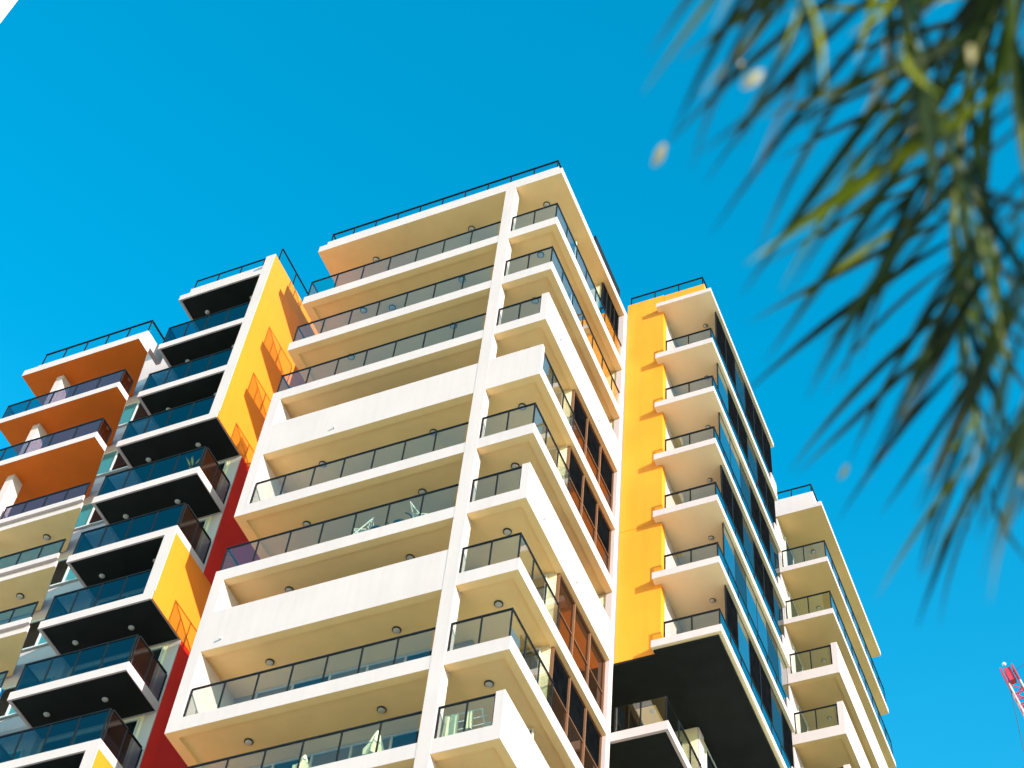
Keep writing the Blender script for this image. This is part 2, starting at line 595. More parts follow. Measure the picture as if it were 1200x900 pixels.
GL = 'rail_glass'
OPEN_LEFT, PIER_RAIL, PIER_SOLID = 'open', 'pier', 'solid'
left_kind = {1: 'open', 2: 'open', 3: 'open', 4: 'solid', 5: 'pier', 6: 'open', 7: 'solid', 8: 'pier', 9: 'open', 10: 'solid', 11: 'pier'}
right_kind = {1: 'glass', 2: 'glass', 3: 'side', 4: 'front', 5: 'glass', 6: 'side', 7: 'glass', 8: 'glass', 9: 'side', 10: 'front', 11: 'glass'}
flush_win = {4, 5, 7, 8, 10, 11}
for k in range(1, 12):
    zb = LV[k]
    zt = zb + T
    above = LV[k - 1]
    ceil = above + (0.10 if k > 1 else 0)
    lk, rk = left_kind[k], right_kind[k]
    open_below = k < 11 and left_kind.get(k + 1) == 'open'
    s = slab(tower, 'balcony', XL, XR, YF, YB, zb, T, (0.30, 0.24, 0.26, 0.26))
    # left bay
    if lk == 'open':
        rail(s, (XL + 0.08, YF + 0.08), (-16.28, YF + 0.08), zt, zb + 1.6, 1.1, GL, last=False)
        rail(s, (XL + 0.08, YF + 0.11), (XL + 0.08, 29.4), zt, zb + 1.6, 1.0, GL, first=False)
    else:
        put('pier', unit_box('pier', 0.36, 2.1, above - zt, 'white_paint'), (XL + 0.18, YF + 1.05, zt), s)
        if lk == 'solid':
            blk('parapet', 'white_paint', s, XL + 0.361, -16.205, YF + 0.002, YF + 0.16, zt, zb + 1.62)
        else:
            rail(s, (XL + 0.42, YF + 0.08), (-16.28, YF + 0.08), zt, zb + 1.6, 1.07, GL, last=False)
    # right bay
    far = 30.28 if k in flush_win else 34.25
    if rk == 'front':
        blk('parapet', 'white_paint', s, -15.805, XR, YF + 0.002, YF + 0.16, zt, zb + 1.62)
        rail(s, (XR - 0.08, YF + 0.2), (XR - 0.08, far), zt, zb + 1.6, 1.0, GL, first=True)
    elif rk == 'glass':
        rail(s, (-15.77, YF + 0.08), (XR - 0.08, YF + 0.08), zt, zb + 1.6, 0.9, GL)
        rail(s, (XR - 0.08, YF + 0.11), (XR - 0.08, far), zt, zb + 1.6, 1.0, GL, first=False)
    else:
        rail(s, (-15.77, YF + 0.08), (XR - 0.27, YF + 0.08), zt, zb + 1.6, 0.8, GL)
        blk('parapet', 'white_paint', s, XR - 0.24, XR, YF + 0.002, 34.0, zt, zb + 1.6)
    # lights under this floor belong to it
    for x in (-22.0, -18.05):
        lamp(s, x, 28.45, zb + 0.10)
    lamp(s, -15.0, 28.45, zb + 0.10)
    if k == 1:
        lamp(s, -20.95, 28.7, zb + 0.10)
    # doors and windows of the storey that stands on this floor
    window(tower, 'x', 29.455, -22.9, -17.0, zt + 0.02, ceil - 0.03, 5, 0, 'alu_metal', upper='window_glass', name='sliding_door',
           mix=['window_glass', 'window_dark', 'window_glass'])
    window(tower, 'x', 30.315, -15.9, -14.5, zt + 0.02, ceil - 0.08, 2, 0, 'alu_metal', upper='window_glass', name='sliding_door')
    if k in flush_win:
        blk('room_wall', 'cream_wall', tower, -15.69, -14.22, 30.321, 34.05, zt + 0.001, ceil - 0.001)
        up = 'flyscreen' if k in (4, 5, 8) else 'window_bronze'
        window(tower, 'y', -14.21, 30.32, 34.01, zt + 0.004, above - 0.006, 3, 1.15, 'bronze_metal', 'window_bronze', up, fw=0.05,
               depth=0.10)
    else:
        window(tower, 'y', -15.695, 31.0, 33.9, zt + 0.02, ceil - 0.1, 2, 0, 'bronze_metal', upper='window_bronze', depth=0.07,
               name='sliding_door')
        if k == 1:
            blk('room_wall', 'cream_wall', tower, -15.69, -14.3, 32.4, 34.0, zt + 0.001, ceil - 0.001)
            window(tower, 'y', -14.295, 32.36, 34.0, zt + 0.01, ceil - 0.01, 4, 0, 'black_metal', upper='flyscreen', depth=0.08, fw=0.05)

for x, z in ((-21.1, 43.55), (-23.05, 34.55)):
    b = MB()
    b.tube([(x, YF + 0.06, z), (x, YF - 0.09, z - 0.015)], 0.035, 10)
    b.build('overflow_pipe', 'alu_metal', tower)
for y, z in ((28.6, 46.75), (28.62, 37.68), (31.2, 37.7), (32.1, 46.75)):
    b = MB()
    b.tube([(XR - 0.06, y, z), (XR + 0.09, y, z - 0.015)], 0.035, 10)
    b.build('overflow_pipe', 'alu_metal', tower)

# ---- yellow wing
wing = tower
DL = [55.93, 52.47, 49.43, 46.42, 43.4, 40.4, 37.37]
DX0, DX1, DYF, DYB = -12.7, -10.5, 34.05, 41.95
blk('yellow_wall', 'golden_paint', tower, -13.975, -12.5, 34.34, 34.7, 43.4, 57.1)
blk('yellow_wall', 'golden_paint', tower, -13.975, -12.5, 34.34, 34.7, 37.38, 43.385)
blk('yellow_wall', 'golden_paint', tower, -12.48, -10.85, 34.36, 34.6, 56.2, 57.08)
blk('wing_wall', 'white_paint', tower, -13.98, -12.505, 34.701, 41.9, 37.385, 57.05)
blk('wing_wall', 'cream_wall', tower, -12.504, -10.66, 36.6, 41.88, 37.385, 55.9)
blk('wing_wall', 'cream_wall', tower, -10.95, -10.661, 41.881, 41.9, 37.5, 55.92)
r = slab(tower, 'roof_slab', DX0, DX1, DYF, DYB + 0.05, DL[0], 0.24, soffit='peach_soffit')
rail(r, (-13.9, 34.5), (-10.95, 34.5), 57.1, 57.83, 0.98, 'rail_glass_clear')
rail(r, (-10.95, 34.53), (-10.95, 41.8), 57.1, 57.83, 1.0, 'rail_glass_clear', first=False)
lamp(r, -11.2, 35.5, DL[0], 'dark')
for k in range(1, 7):
    zb = DL[k]
    t = 0.29
    black = k == 6
    s = slab(tower, 'balcony', DX0, DX1, DYF, DYB, zb, t, soffit='peach_soffit')
    rail(s, (-12.3, DYF + 0.07), (DX1 - 0.06, DYF + 0.07), zb + t, zb + 1.02, 0.9, GL)
    rail(s, (DX1 - 0.06, DYF + 0.1), (DX1 - 0.06, 41.2), zb + t, zb + 1.02, 1.0, 'rail_glass_sky', first=False, hw=0.04)
    if not black:
        lamp(s, -11.2, 35.5, zb, 'dark')
    blk('upstand', 'white_paint', s, DX1 - 0.2, DX1 - 0.003, 41.26, 41.93, zb + t, zb + 0.95)
    window(tower, 'y', -10.655, 35.0, 41.9, zb + t + 0.004, DL[k - 1] - 0.006, 6, 0.9, 'black_metal', 'window_glass', 'window_dark',
           fw=0.05, depth=0.045, mix=[['flyscreen', 'flyscreen', 'window_dark', 'flyscreen', 'flyscreen', 'flyscreen'],
                                    ['window_glass', 'flyscreen', 'flyscreen', 'window_dark', 'flyscreen', 'flyscreen'],
                                    ['window_glass', 'window_glass', 'window_dark', 'flyscreen', 'flyscreen', 'window_dark'],
                                    ['flyscreen', 'flyscreen', 'window_dark', 'flyscreen', 'flyscreen', 'window_dark'],
                                    ['window_glass', 'window_dark', 'window_glass', 'window_glass', 'window_dark', 'window_glass'],
                                    ['flyscreen', 'window_glass', 'flyscreen', 'flyscreen', 'window_dark', 'flyscreen']][k - 1])
    window(tower, 'x', 36.595, -12.4, -10.95, zb + t + 0.02, DL[k - 1] - 0.35, 2, 0, 'alu_metal', upper='window_glass', name='sliding_door')
bs = MB()
bs.box(-18.0, DX1 - 0.12, 34.34, DYB - 0.02, 37.3, 37.366)
bs.box(-12.66, DX1 - 0.12, DYF + 0.12, 34.339, 37.3, 37.366)
bs.build('black_soffit', 'black_soffit', tower, label='black underside of the yellow wing')
# lower part of the wing, set back under the black underside
blk('lower_wing_wall', 'cream_wall', tower, -18.0, -12.47, 37.6, 41.8, -1.6, 37.298)
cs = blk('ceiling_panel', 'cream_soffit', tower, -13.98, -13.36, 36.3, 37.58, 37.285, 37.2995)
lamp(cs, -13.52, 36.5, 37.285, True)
blk('lower_wing_pilaster', 'white_paint', tower, -12.469, -12.42, 37.62, 38.1, -1.6, 37.296)
for zb in (34.25, 31.2, 28.2):
    s = slab(tower, 'balcony', -18.0, -12.25, 34.34, 37.59, zb, 0.33, (0.03, 0.10, 0.10, 0.03), 0.03, soffit='black_soffit',
             rim='white_paint')
    rail(s, (-13.9, 34.42), (-12.33, 34.42), zb + 0.33, zb + 1.36, 0.9, GL, hw=0.03, pw=0.035, hand=False)
    rail(s, (-12.33, 34.44), (-12.33, 35.5), zb + 0.33, zb + 1.36, 1.0, GL, hand=False, pw=0.035, first=False)
    rail(s, (-12.33, 35.52), (-12.33, 37.5), zb + 0.33, zb + 1.36, 1.0, GL, hw=0.05, pw=0.04)
    window(tower, 'y', -12.468, 38.3, 41.5, zb + 0.2, zb + 2.85, 3, 0, 'alu_metal', upper='window_dark', depth=0.06)
    window(tower, 'x', 37.595, -13.8, -12.9, zb + 0.4, zb + 2.6, 1, 0, 'alu_metal', upper='window_glass', name='sliding_door')

# ------------------------------------------------------------------ rear right block
rear = thing('apartment_tower', (-12, 50, -1.6), 'cream balconied apartment block at the right behind the yellow wing', 'apartment building')
EL = [55.72, 52.27, 49.28, 46.12, 43.1, 40.1, 37.1]
EX0, EX1, EYF, EYB = -14.4, -9.53, 45.35, 54.4
blk('wall', 'white_paint', rear, -14.3, -11.45, 45.42, 54.2, -1.6, 55.7)
blk('wall', 'cream_wall', rear, -11.449, -10.8, 49.2, 54.1, -1.6, 55.69)
for k in range(0, 7):
    zb = EL[k]
    t = 0.27 if k < 3 else 0.47
    nm = 'roof_slab' if k == 0 else 'balcony'
    s = slab(rear, nm, EX0, EX1, EYF, EYB, zb, t, (0.02, 0.2, 0.2, 0.1) if k >= 3 else (0, 0, 0, 0), soffit='sand_soffit')
    lamp(s, -10.58, 47.66, zb + (0.10 if k >= 3 else 0), 'dark')
    if k == 0:
        blk('parapet', 'white_paint', rear, EX0 + 0.1, -9.85, 45.37, 45.6, zb + t, 56.78)
        blk('parapet', 'white_paint', rear, -10.05, -9.85, 45.6, 54.2, zb + t, 56.78)
        rail(s, (EX0 + 0.2, 45.48), (-9.92, 45.48), 56.78, 57.4, 0.95, 'rail_glass_clear')
        rail(s, (-9.92, 45.51), (-9.92, 54.1), 56.78, 57.4, 1.0, 'rail_glass_clear', first=False)
        continue
    if k < 3:
        rail(s, (-11.35, EYF + 0.07), (EX1 - 0.06, EYF + 0.07), zb + t, zb + 1.32, 0.9, GL)
        rail(s, (EX1 - 0.06, EYF + 0.1), (EX1 - 0.06, EYB - 0.1), zb + t, zb + 1.32, 1.0, GL, first=False)
    else:
        rail(s, (-11.35, EYF + 0.07), (EX1 - 0.26, EYF + 0.07), zb + t, zb + 1.55, 0.9, GL)
        blk('parapet', 'white_paint', s, EX1 - 0.22, EX1, EYF + 0.002, EYB - 0.002, zb + t, zb + 1.58)
    window(rear, 'x', 49.195, -11.4, -10.85, zb + t + 0.02, EL[k - 1] - 0.2, 1, 0, 'alu_metal', upper='window_glass', name='sliding_door')
    window(rear, 'y', -10.798, 49.6, 53.6, zb + t + 0.02, EL[k - 1] - 0.25, 4, 0, 'alu_metal', upper='window_glass', name='sliding_door',
           depth=0.06)
    window(rear, 'y', -11.448, 46.3, 48.6, zb + t + 0.02, EL[k - 1] - 0.25, 2, 0, 'alu_metal', upper='window_dark', depth=0.06)

# ------------------------------------------------------------------ left tower: yellow framed boxes and orange balconies
lt = thing('apartment_tower', (-30, 31, -1.6),
           'apartment tower on the left with orange and black undersides, yellow side panels and red wall', 'apartment building')
BL = [55.8, 52.4, 49.33, 46.38, 43.3, 40.33, 37.28, 34.29, 31.35, 28.3, 25.3]
BX0, BX1, BYF, BYB = -30.15, -26.1, 27.4, 29.2
blk('red_wall', 'red_paint', lt, -26.5, -26.104, 29.241, 34.5, -1.6, 55.75)
blk('back_wall', 'cream_wall', lt, -30.1, -26.501, 29.6, 34.4, -1.6, 55.74)
blk('back_wall', 'cream_wall', lt, -30.1, -26.5, 29.2, 29.599, -1.6, 55.78)
blk('corner_pilaster', 'white_paint', lt, -26.499, -26.106, 29.2, 29.24, -1.6, 55.77)
fin_spans = [(0, 3), (5, 6), (8, 9)]
for a, c in fin_spans:
    z0 = BL[c] + 0.331
    z1 = 57.05 if a == 0 else BL[a]
    # white front edge of the box, its side wall, then the yellow cladding
    blk('side_fin', 'white_paint', lt, -26.5, BX1, BYF, BYF + 0.1, z0, z1)
    blk('side_wall', 'white_paint', lt, -26.5, -26.125, BYF + 0.101, 29.195, z0, z1 - 0.03)
    blk('yellow_panel', 'yellow_paint', lt, -26.122, BX1 + 0.006, BYF + 0.03, 33.0, BL[c] + 0.004, z1 - 0.02)
for k in range(0, 10):
    zb = BL[k]
    t = 0.33
    inbox_here = any(a <= k <= c for a, c in fin_spans)          # this slab belongs to a box
    below_open = not any(a < k + 1 <= c for a, c in fin_spans)
    mid = any(a < k < c for a, c in fin_spans) or k == 0
    x1 = -26.501 if mid else BX1
    nm = 'roof_slab' if k == 0 else 'balcony'
    s = slab(lt, nm, BX0, x1 if mid or below_open and not inbox_here else BX1 - (0.03 if inbox_here else 0), BYF, BYB, zb, t, (0.10, 0.03, 0.06, 0.03), 0.04, soffit='black_soffit', rim='white_paint')
    lamp(s, -29.34, 28.3, zb + 0.04, True)
    lamp(s, -27.34, 28.3, zb + 0.04, True)
    if k == 0:
        blk('parapet', 'white_paint', lt, -30.05, -26.52, BYF + 0.3, BYF + 0.5, zb + t, 57.0)
        rail(s, (-30.0, BYF + 0.4), (-26.9, BYF + 0.4), 57.0, 57.75, 1.0, 'rail_glass_clear')
        rail(s, (-26.16, BYF + 0.35), (-26.16, 30.2), 57.03, 58.05, 1.2, 'rail_glass_clear')
        continue
    gm = 'rail_glass_blue'
    rail(s, (-30.08, BYF + 0.08), ((-26.55 if any(a < k <= c for a, c in fin_spans) else BX1 - 0.12), BYF + 0.08), zb + t, zb + 1.53, 0.98, gm,
         hw=0.05, pw=0.04)
    rail(s, (-30.08, BYF + 0.11), (-30.08, 28.9), zb + t, zb + 1.53, 1.4, gm, first=False, hw=0.05, pw=0.04)
    if not any(a < k <= c for a, c in fin_spans):
        rail(s, (BX1 - 0.06, BYF + 0.11), (BX1 - 0.06, 29.15), zb + t, zb + 1.53, 0.95, 'rail_glass_smoke', first=True, hw=0.05, pw=0.04)
    window(lt, 'x', 29.196, -29.9, -26.6, zb + t + 0.02, BL[k - 1] - 0.16, 3, 0, 'alu_metal', upper='window_dark', name='sliding_door',
           mix=['window_glass', 'window_dark'])
# notch between the two stacks of balconies
AL = [52.35, 49.27, 46.28, 43.32, 40.38, 37.38, 34.36, 31.36, 28.3]
blk('notch_wall', 'white_paint', lt, -35.2, -30.101, 29.0, 29.6, -1.6, 52.4)
for k in range(0, 9):
    zb = AL[k]
    if k:
        window(lt, 'x', 28.998, -32.9, -30.35, zb + 1.1, zb + 2.45, 2, 0, 'alu_metal', upper='window_painted_sky', name='window',
               mix=['window_painted_sky', 'window_painted_sky', 'window_dark'])
blk('notch_wall', 'white_paint', lt, -32.6, -30.101, 29.0, 29.6, 52.401, 55.77)
AX0, AX1 = -35.76, -30.55
for k in range(0, 9):
    zb = AL[k]
    upper = k <= 2
    yf = 26.7 if upper else 27.32
    poly = [(AX0, yf), (AX1, yf), (AX1, max(yf + 0.05, 27.38)), (-32.15, 28.98), (AX0, 28.98)]
    b = MB()
    if upper:
        t = 0.30 if k else 0.36
        b.prism(poly, zb, zb + t, 0, bottom=1)
        s = b.build('roof_slab' if k == 0 else 'balcony', ['white_paint', 'orange_soffit'], lt)
    else:
        b.prism(poly, zb + 0.27, zb + 0.5, 0, bottom=0)
        poly2 = [(AX0, yf + 0.12), (AX1 - 0.06, yf + 0.12), (AX1 - 0.06, 27.5), (-32.1, 28.97), (AX0, 28.97)]
        b.prism(poly2, zb, zb + 0.268, 0, bottom=1)
        s = b.build('balcony', ['white_paint', 'orange_soffit' if k == 2 else 'cream_soffit'], lt)
        t = 0.5
        lamp(s, -32.4, 28.2, zb)
    if k == 0:
        blk('parapet', 'white_paint', lt, -35.5, AX1 - 0.02, 26.98, 27.15, zb + t, 53.3)
        blk('parapet', 'white_paint', lt, -30.75, -30.56, 27.152, 28.2, zb + t, 53.3)
        rail(s, (-35.45, 27.06), (-30.66, 27.06), 53.3, 54.15, 1.0, 'rail_glass_clear', hw=0.06)
        rail(s, (-30.66, 27.09), (-30.66, 28.2), 53.3, 54.15, 1.0, 'rail_glass_clear', first=False, hw=0.06)
        continue
    zr = zb + (1.2 if upper else 1.27)
    if upper:
        rail(s, (AX0 + 0.07, yf + 0.07), (AX1 - 0.06, yf + 0.07), zb + t, zr, 1.0, 'rail_glass_smoke')
        rail(s, (AX1 - 0.06, yf + 0.1), (AX1 - 0.06, 27.36), zb + t, zr, 0.7, 'rail_glass_smoke', first=False)
        rail(s, (AX0 + 0.07, yf + 0.1), (AX0 + 0.07, 28.9), zb + t, zr, 1.0, 'rail_glass_smoke', first=False)
    else:
        rail(s, (-33.97, yf + 0.07), (AX1 - 0.06, yf + 0.07), zb + t, zr, 0.85, 'rail_glass_smoke' if k == 3 else 'rail_glass_teal')
    top = AL[k - 1]
    blk('column', 'white_paint', lt, -34.45, -34.15, 27.2 if upper or k == 3 else 27.5, 27.72, zb + t, top)
    window(lt, 'x', 28.997, -34.8, -33.0, zb + t + 0.02, top - 0.3, 2, 0, 'alu_metal', upper='window_glass', name='sliding_door')

# ------------------------------------------------------------------ white tower whose edge cuts the top left corner
wt = thing('office_tower', (-96, 31, -1.6), 'plain white tower whose corner edge just shows at the top left of the picture', 'tower')
wb = MB()
wb.box(-112, -82.15, 22.0, 40.0, -1.6, 168)
wb.build('wall', 'white_paint', wt)
blk('roof_parapet', 'white_paint', wt, -112.3, -81.9, 21.7, 40.0, 168.002, 169.4)
for fl in range(8, 47, 2):
    window(wt, 'y', -82.148, 24.0, 37.0, fl * 3.5 + 0.6, fl * 3.5 + 2.4, 4, 0, 'alu_metal', upper='window_glass', depth=0.05)

# ------------------------------------------------------------------ tower crane
crane = thing('tower_crane', (0.84, 117.6, -1.6), 'red lattice crane jib rising into the sky at the lower right edge', 'crane')
tip = Vector((-8.836, 110, 107.57))
dj = Vector((0.21498, 0.16972, -0.96176))
side = dj.cross(Vector((0, 1, 0))).normalized()
back = side.cross(dj).normalized()
root = tip + dj * 46


def lattice(mb, a, bq, w0, w1, sdir, bdir, n, r, mi=0, mi2=1):
    a, bq = Vector(a), Vector(bq)
    rings = []
    for i in range(n + 1):
        t = i / n
        c = a.lerp(bq, t)
        w = w0 + (w1 - w0) * t
        rings.append([c + sdir * (sx * w / 2) + bdir * (by * w / 2) for sx, by in ((-1, -1), (1, -1), (1, 1), (-1, 1))])
    for k in range(4):
        for i in range(n):
            mb.bar(rings[i][k], rings[i + 1][k], r * 1.7, mi=mi)
            mb.bar(rings[i][k], rings[i + 1][(k + 1) % 4], r, mi=mi2)
            mb.bar(rings[i + 1][k], rings[i + 1][(k + 1) % 4], r, mi=mi2)


jb = MB()
lattice(jb, tip + dj * 1.6, root, 0.95, 1.9, side, back, 40, 0.075)
jb.build('jib', ['crane_pink', 'crane_red'], crane)
hb = MB()
hb.bar(tip - dj * 0.1, tip + dj * 1.2, 0.55, 0.7, up=back)
hb.bar(tip + side * 0.5 - dj * 0.2, tip + side * 0.5 + dj * 1.9, 0.12, 1.0, up=back)
hb.bar(tip - side * 0.5 - dj * 0.2, tip - side * 0.5 + dj * 1.9, 0.12, 1.0, up=back)
hb.build('jib_head', 'crane_red', crane)
cb = MB()
cb.tube([tip - side * 0.15 + dj * 0.2, tip - side * 0.15 + Vector((0, 0, -60))], 0.03, 6)
cb.build('hoist_rope', 'steel_cable', crane)
hk = MB()
hk.box(-0.5, 0.5, -0.25, 0.25, 0, 1.2)
hk.tube([(0, 0, 0), (0, 0, -0.5), (0.3, 0, -0.8), (0.1, 0, -1.1)], 0.08, 6)
put('hook_block', hk.mesh('hook_block', ['crane_red']), tip - side * 0.15 + Vector((0, 0, -61.1)), crane)
for q in (tip - dj * 0.62 - side * 0.05, tip + Vector((1.9, 0, 0.62))):
    lb = MB()
    lb.lathe([(0.08, 0), (0.16, 0.05), (0.18, 0.17), (0.1, 0.3)], 10, c=q)
    lb.build('warning_light', 'plastic_white', crane)
ml = MB()
ml.bar(tip, tip - dj * 0.7 - side * 0.05, 0.035)
ml.bar(tip + dj * 0.4, tip + Vector((1.9, 0, 0.62)), 0.03)
ml.build('light_mast', 'steel_cable', crane)
mb = MB()
lattice(mb, (root.x, root.y, -1.6), root, 2.0, 2.0, Vector((1, 0, 0)), Vector((0, 1, 0)), 24, 0.14)
mb.build('mast', ['crane_pink', 'crane_red'], crane)
cj = MB()
lattice(cj, root, root + Vector((6, 5, 0.5)), 1.6, 1.6, Vector((0.64, -0.77, 0)), Vector((0, 0, 1)), 6, 0.12)
cj.build('counter_jib', ['crane_pink', 'crane_red'], crane)
blk('counterweight', 'concrete', crane, root.x + 4.6, root.x + 7.2, root.y + 3.8, root.y + 6.0, root.z - 2.0, root.z - 0.35)
blk('operator_cab', 'plastic_white', crane, root.x - 2.6, root.x - 1.05, root.y - 1, root.y + 1, root.z - 1, root.z + 1.3)

# ------------------------------------------------------------------ things left out on the balconies
def folding_chair(x, y, z, rz, label, mat='plastic_white'):
    t = thing('folding_chair', (x, y, z), label, 'chair', 'chairs on the balconies')
    t.rotation_euler = (0, 0, rz)

    def part(name, mbx, mt):
        me = mbx.mesh(name, [mt])
        o = bpy.data.objects.new(name, me)
        COL.objects.link(o)
        o.parent = t
        return o
    b = MB()
    b.box(-0.22, 0.22, -0.22, 0.2, 0.43, 0.46)
    part('seat', b, mat)
    b = MB()
    for i in range(4):
        b.bar((-0.22, 0.24 + i * 0.03, 0.56 + i * 0.11), (0.22, 0.24 + i * 0.03, 0.56 + i * 0.11), 0.02, 0.08)
    part('backrest', b, mat)
    for sx in (-0.22, 0.22):
        b = MB()
        b.bar((sx, -0.25, 0), (sx, 0.36, 0.98), 0.03)
        part('leg', b, mat)
        b = MB()
        b.bar((sx * 0.9, 0.28, 0), (sx * 0.9, -0.2, 0.45), 0.03)
        part('leg', b, mat)
    return t


F = lambda k: LV[k] + T + 0.001
folding_chair(-17.55, 27.85, F(6), 1.9, 'white slatted folding chair behind the glass just left of the white front column')
folding_chair(-19.5, 27.8, F(6), -1.2, 'white slatted folding chair left of the dark cane chairs, seen through balcony glass')
folding_chair(-23.5, 27.95, F(3), 0.9, 'white folding chair at the glass corner above the topmost solid white parapet')
folding_chair(-22.6, 27.95, F(3), -0.5, 'white folding chair in the second glass bay above the topmost solid white parapet')


def cane_chair(x, y, z, rz, label):
    t = thing('cane_chair', (x, y, z), label, 'chair', 'dark cane chairs')
    t.rotation_euler = (0, 0, rz)
    b = MB()
    b.lathe([(0.24, 0.40), (0.27, 0.42), (0.27, 0.46), (0.25, 0.47)], 14)
    o = put('seat', b.mesh('seat', ['cane_dark']), (0, 0, 0)); o.parent = t
    b = MB()
    b.tube([(0.27 * math.cos(a), 0.27 * math.sin(a), 0.78 + 0.06 * math.sin(a)) for a in [math.pi * (-0.15 + 1.3 * i / 12) for i in range(13)]], 0.02, 6)
    o = put('backrest', b.mesh('backrest', ['cane_dark']), (0, 0, 0)); o.parent = t
    for i in range(4):
        a = math.pi * (0.25 + 0.5 * i)
        b = MB()
        top = 0.44 if i > 1 else 0.82
        b.bar((0.24 * math.cos(a), 0.24 * math.sin(a), 0), (0.25 * math.cos(a), 0.25 * math.sin(a), top), 0.03)
        o = put('leg', b.mesh('leg', ['cane_dark']), (0, 0, 0)); o.parent = t


cane_chair(-18.95, 27.9, F(6), 0.3, 'dark round-backed cane chair on the left of a pair behind balcony glass')
cane_chair(-18.2, 27.9, F(6), -0.4, 'dark round-backed cane chair on the right of a pair behind balcony glass')


def parasol(x, y, z, h, r, mat, label, lean=0.0):
    t = thing('closed_parasol', (x, y, z), label, 'parasol', 'closed parasols')
    t.rotation_euler = (0, lean, 0)
    b = MB()
    b.lathe([(0.25, 0), (0.25, 0.06), (0.05, 0.1)], 14)
    o = put('base', b.mesh('base', ['concrete']), (0, 0, 0)); o.parent = t
    b = MB()
    b.tube([(0, 0, 0.08), (0, 0, h - 0.02)], 0.02, 8)
    o = put('pole', b.mesh('pole', ['plastic_white']), (0, 0, 0)); o.parent = t
    b = MB()
    n = 14
    prof = [(r, 0.42), (r * 1.02, 0.6), (r * 0.7, h * 0.6), (r * 0.4, h * 0.82), (0.03, h)]
    rows = []
    for rr, zz in prof:
        base = len(b.v)
        for i in range(n):
            a = 2 * math.pi * i / n
            q = rr * (1 + (0.16 if i % 2 else -0.12))
            b.v.append((q * math.cos(a), q * math.sin(a), zz))
        rows.append(base)
    for i in range(len(rows) - 1):
        for j in range(n):
            b.f.append((rows[i] + j, rows[i] + (j + 1) % n, rows[i + 1] + (j + 1) % n, rows[i + 1] + j)); b.m.append(0)
    b.f.append(tuple(rows[0] + j for j in reversed(range(n)))); b.m.append(0)
    o = put('canopy', b.mesh('canopy', [mat]), (0, 0, 0)); o.parent = t


parasol(-17.75, 28.0, F(9), 1.35, 0.26, 'canvas_cream', 'cream closed parasol behind the glass next to the white front column')
parasol(-19.75, 27.95, F(9), 1.05, 0.22, 'canvas_cream', 'short cream closed parasol behind glass at the bottom of the picture')
parasol(-22.55, 27.9, F(7), 1.38, 0.16, 'canvas_yellow', 'pale yellow closed parasol whose tip shows above a solid white parapet', 0.25)


def airer(x, y, z, label):
    t = thing('clothes_airer', (x, y, z), label, 'clothes airer')
    b = MB()
    for sx in (-0.5, 0.5):
        b.bar((sx, -0.25, 0), (sx, 0.25, 0.95), 0.025)
        b.bar((sx, 0.25, 0), (sx, -0.25, 0.95), 0.025)
    for yy in (-0.25, 0, 0.25):
        b.bar((-0.5, yy, 0.95), (0.5, yy, 0.95), 0.02)
    o = put('frame', b.mesh('frame', ['plastic_white']), (0, 0, 0)); o.parent = t
    return t


airer(-15.2, 27.95, F(9), 'white clothes airer hung with towels on the lowest right balcony')


def towel(x, y, z, w, h, mat, label):
    b = MB()
    n = 8
    for f in range(2):
        yy = y + (0.02 if f else -0.02)
        base = len(b.v)
        for i in range(n + 1):
            for j in range(4):
                b.v.append((x - w / 2 + w * i / n, yy + 0.025 * math.sin(i * 1.9 + j * 0.7) * (1 - j / 4 + 0.25), z - h + h * j / 3))
        for i in range(n):
            for j in range(3):
                q = base + i * 4 + j
                fc = (q, q + 4, q + 5, q + 1)
                b.f.append(fc if f == 0 else fc[::-1]); b.m.append(0)
    nn = (n + 1) * 4
    for i in range(n):
        a = i * 4 + 3
        b.f.append((a, a + 4, nn + a + 4, nn + a)); b.m.append(0)
    o = b.build('towel', mat)
    o['label'], o['category'], o['group'] = label, 'towel', 'towels on the clothes airer'
    return o


towel(-15.52, 27.7, F(9) + 0.97, 0.4, 0.8, 'canvas_cream', 'wide cream towel hanging on the airer nearest the white column')
towel(-15.02, 27.7, F(9) + 0.97, 0.2, 0.6, 'canvas_cream', 'narrow cream towel hanging on the right end of the airer')

# spiky plant on the edge of a black balcony
sp = thing('spiky_plant', (-26.55, 27.62, BL[4] + 0.331), 'spiky potted plant poking over the corner of a white balcony edge above a yellow panel', 'potted plant')
b = MB()
b.lathe([(0.1, 0), (0.15, 0.22), (0.14, 0.24)], 12)
o = put('pot', b.mesh('pot', ['terracotta']), (0, 0, 0)); o.parent = sp
for i in range(16):
    a = i * 2.4
    el = 0.5 + 0.6 * ((i * 7) % 5) / 5
    b = MB()
    L = 0.5
    d = Vector((math.cos(a) * math.cos(el), math.sin(a) * math.cos(el), math.sin(el)))
    sdv = Vector((-math.sin(a), math.cos(a), 0))
    p0 = Vector((0, 0, 0.22))
    b.v = [tuple(p0 + sdv * 0.025), tuple(p0 - sdv * 0.025), tuple(p0 + d * L * 0.6 - sdv * 0.03 + Vector((0, 0, -0.01))),
           tuple(p0 + d * L * 0.6 + sdv * 0.03 + Vector((0, 0, -0.01))), tuple(p0 + d * L), tuple(p0 + d * L * 0.5 + Vector((0, 0, -0.03)))]
    b.f = [(0, 1, 2, 3), (3, 2, 4), (1, 0, 5), (2, 1, 5), (0, 3, 5), (4, 2, 5), (3, 4, 5)]
    b.m = [0] * 7
    o = put('leaf', b.mesh('leaf', ['agave_leaf']), (0, 0, 0)); o.parent = sp

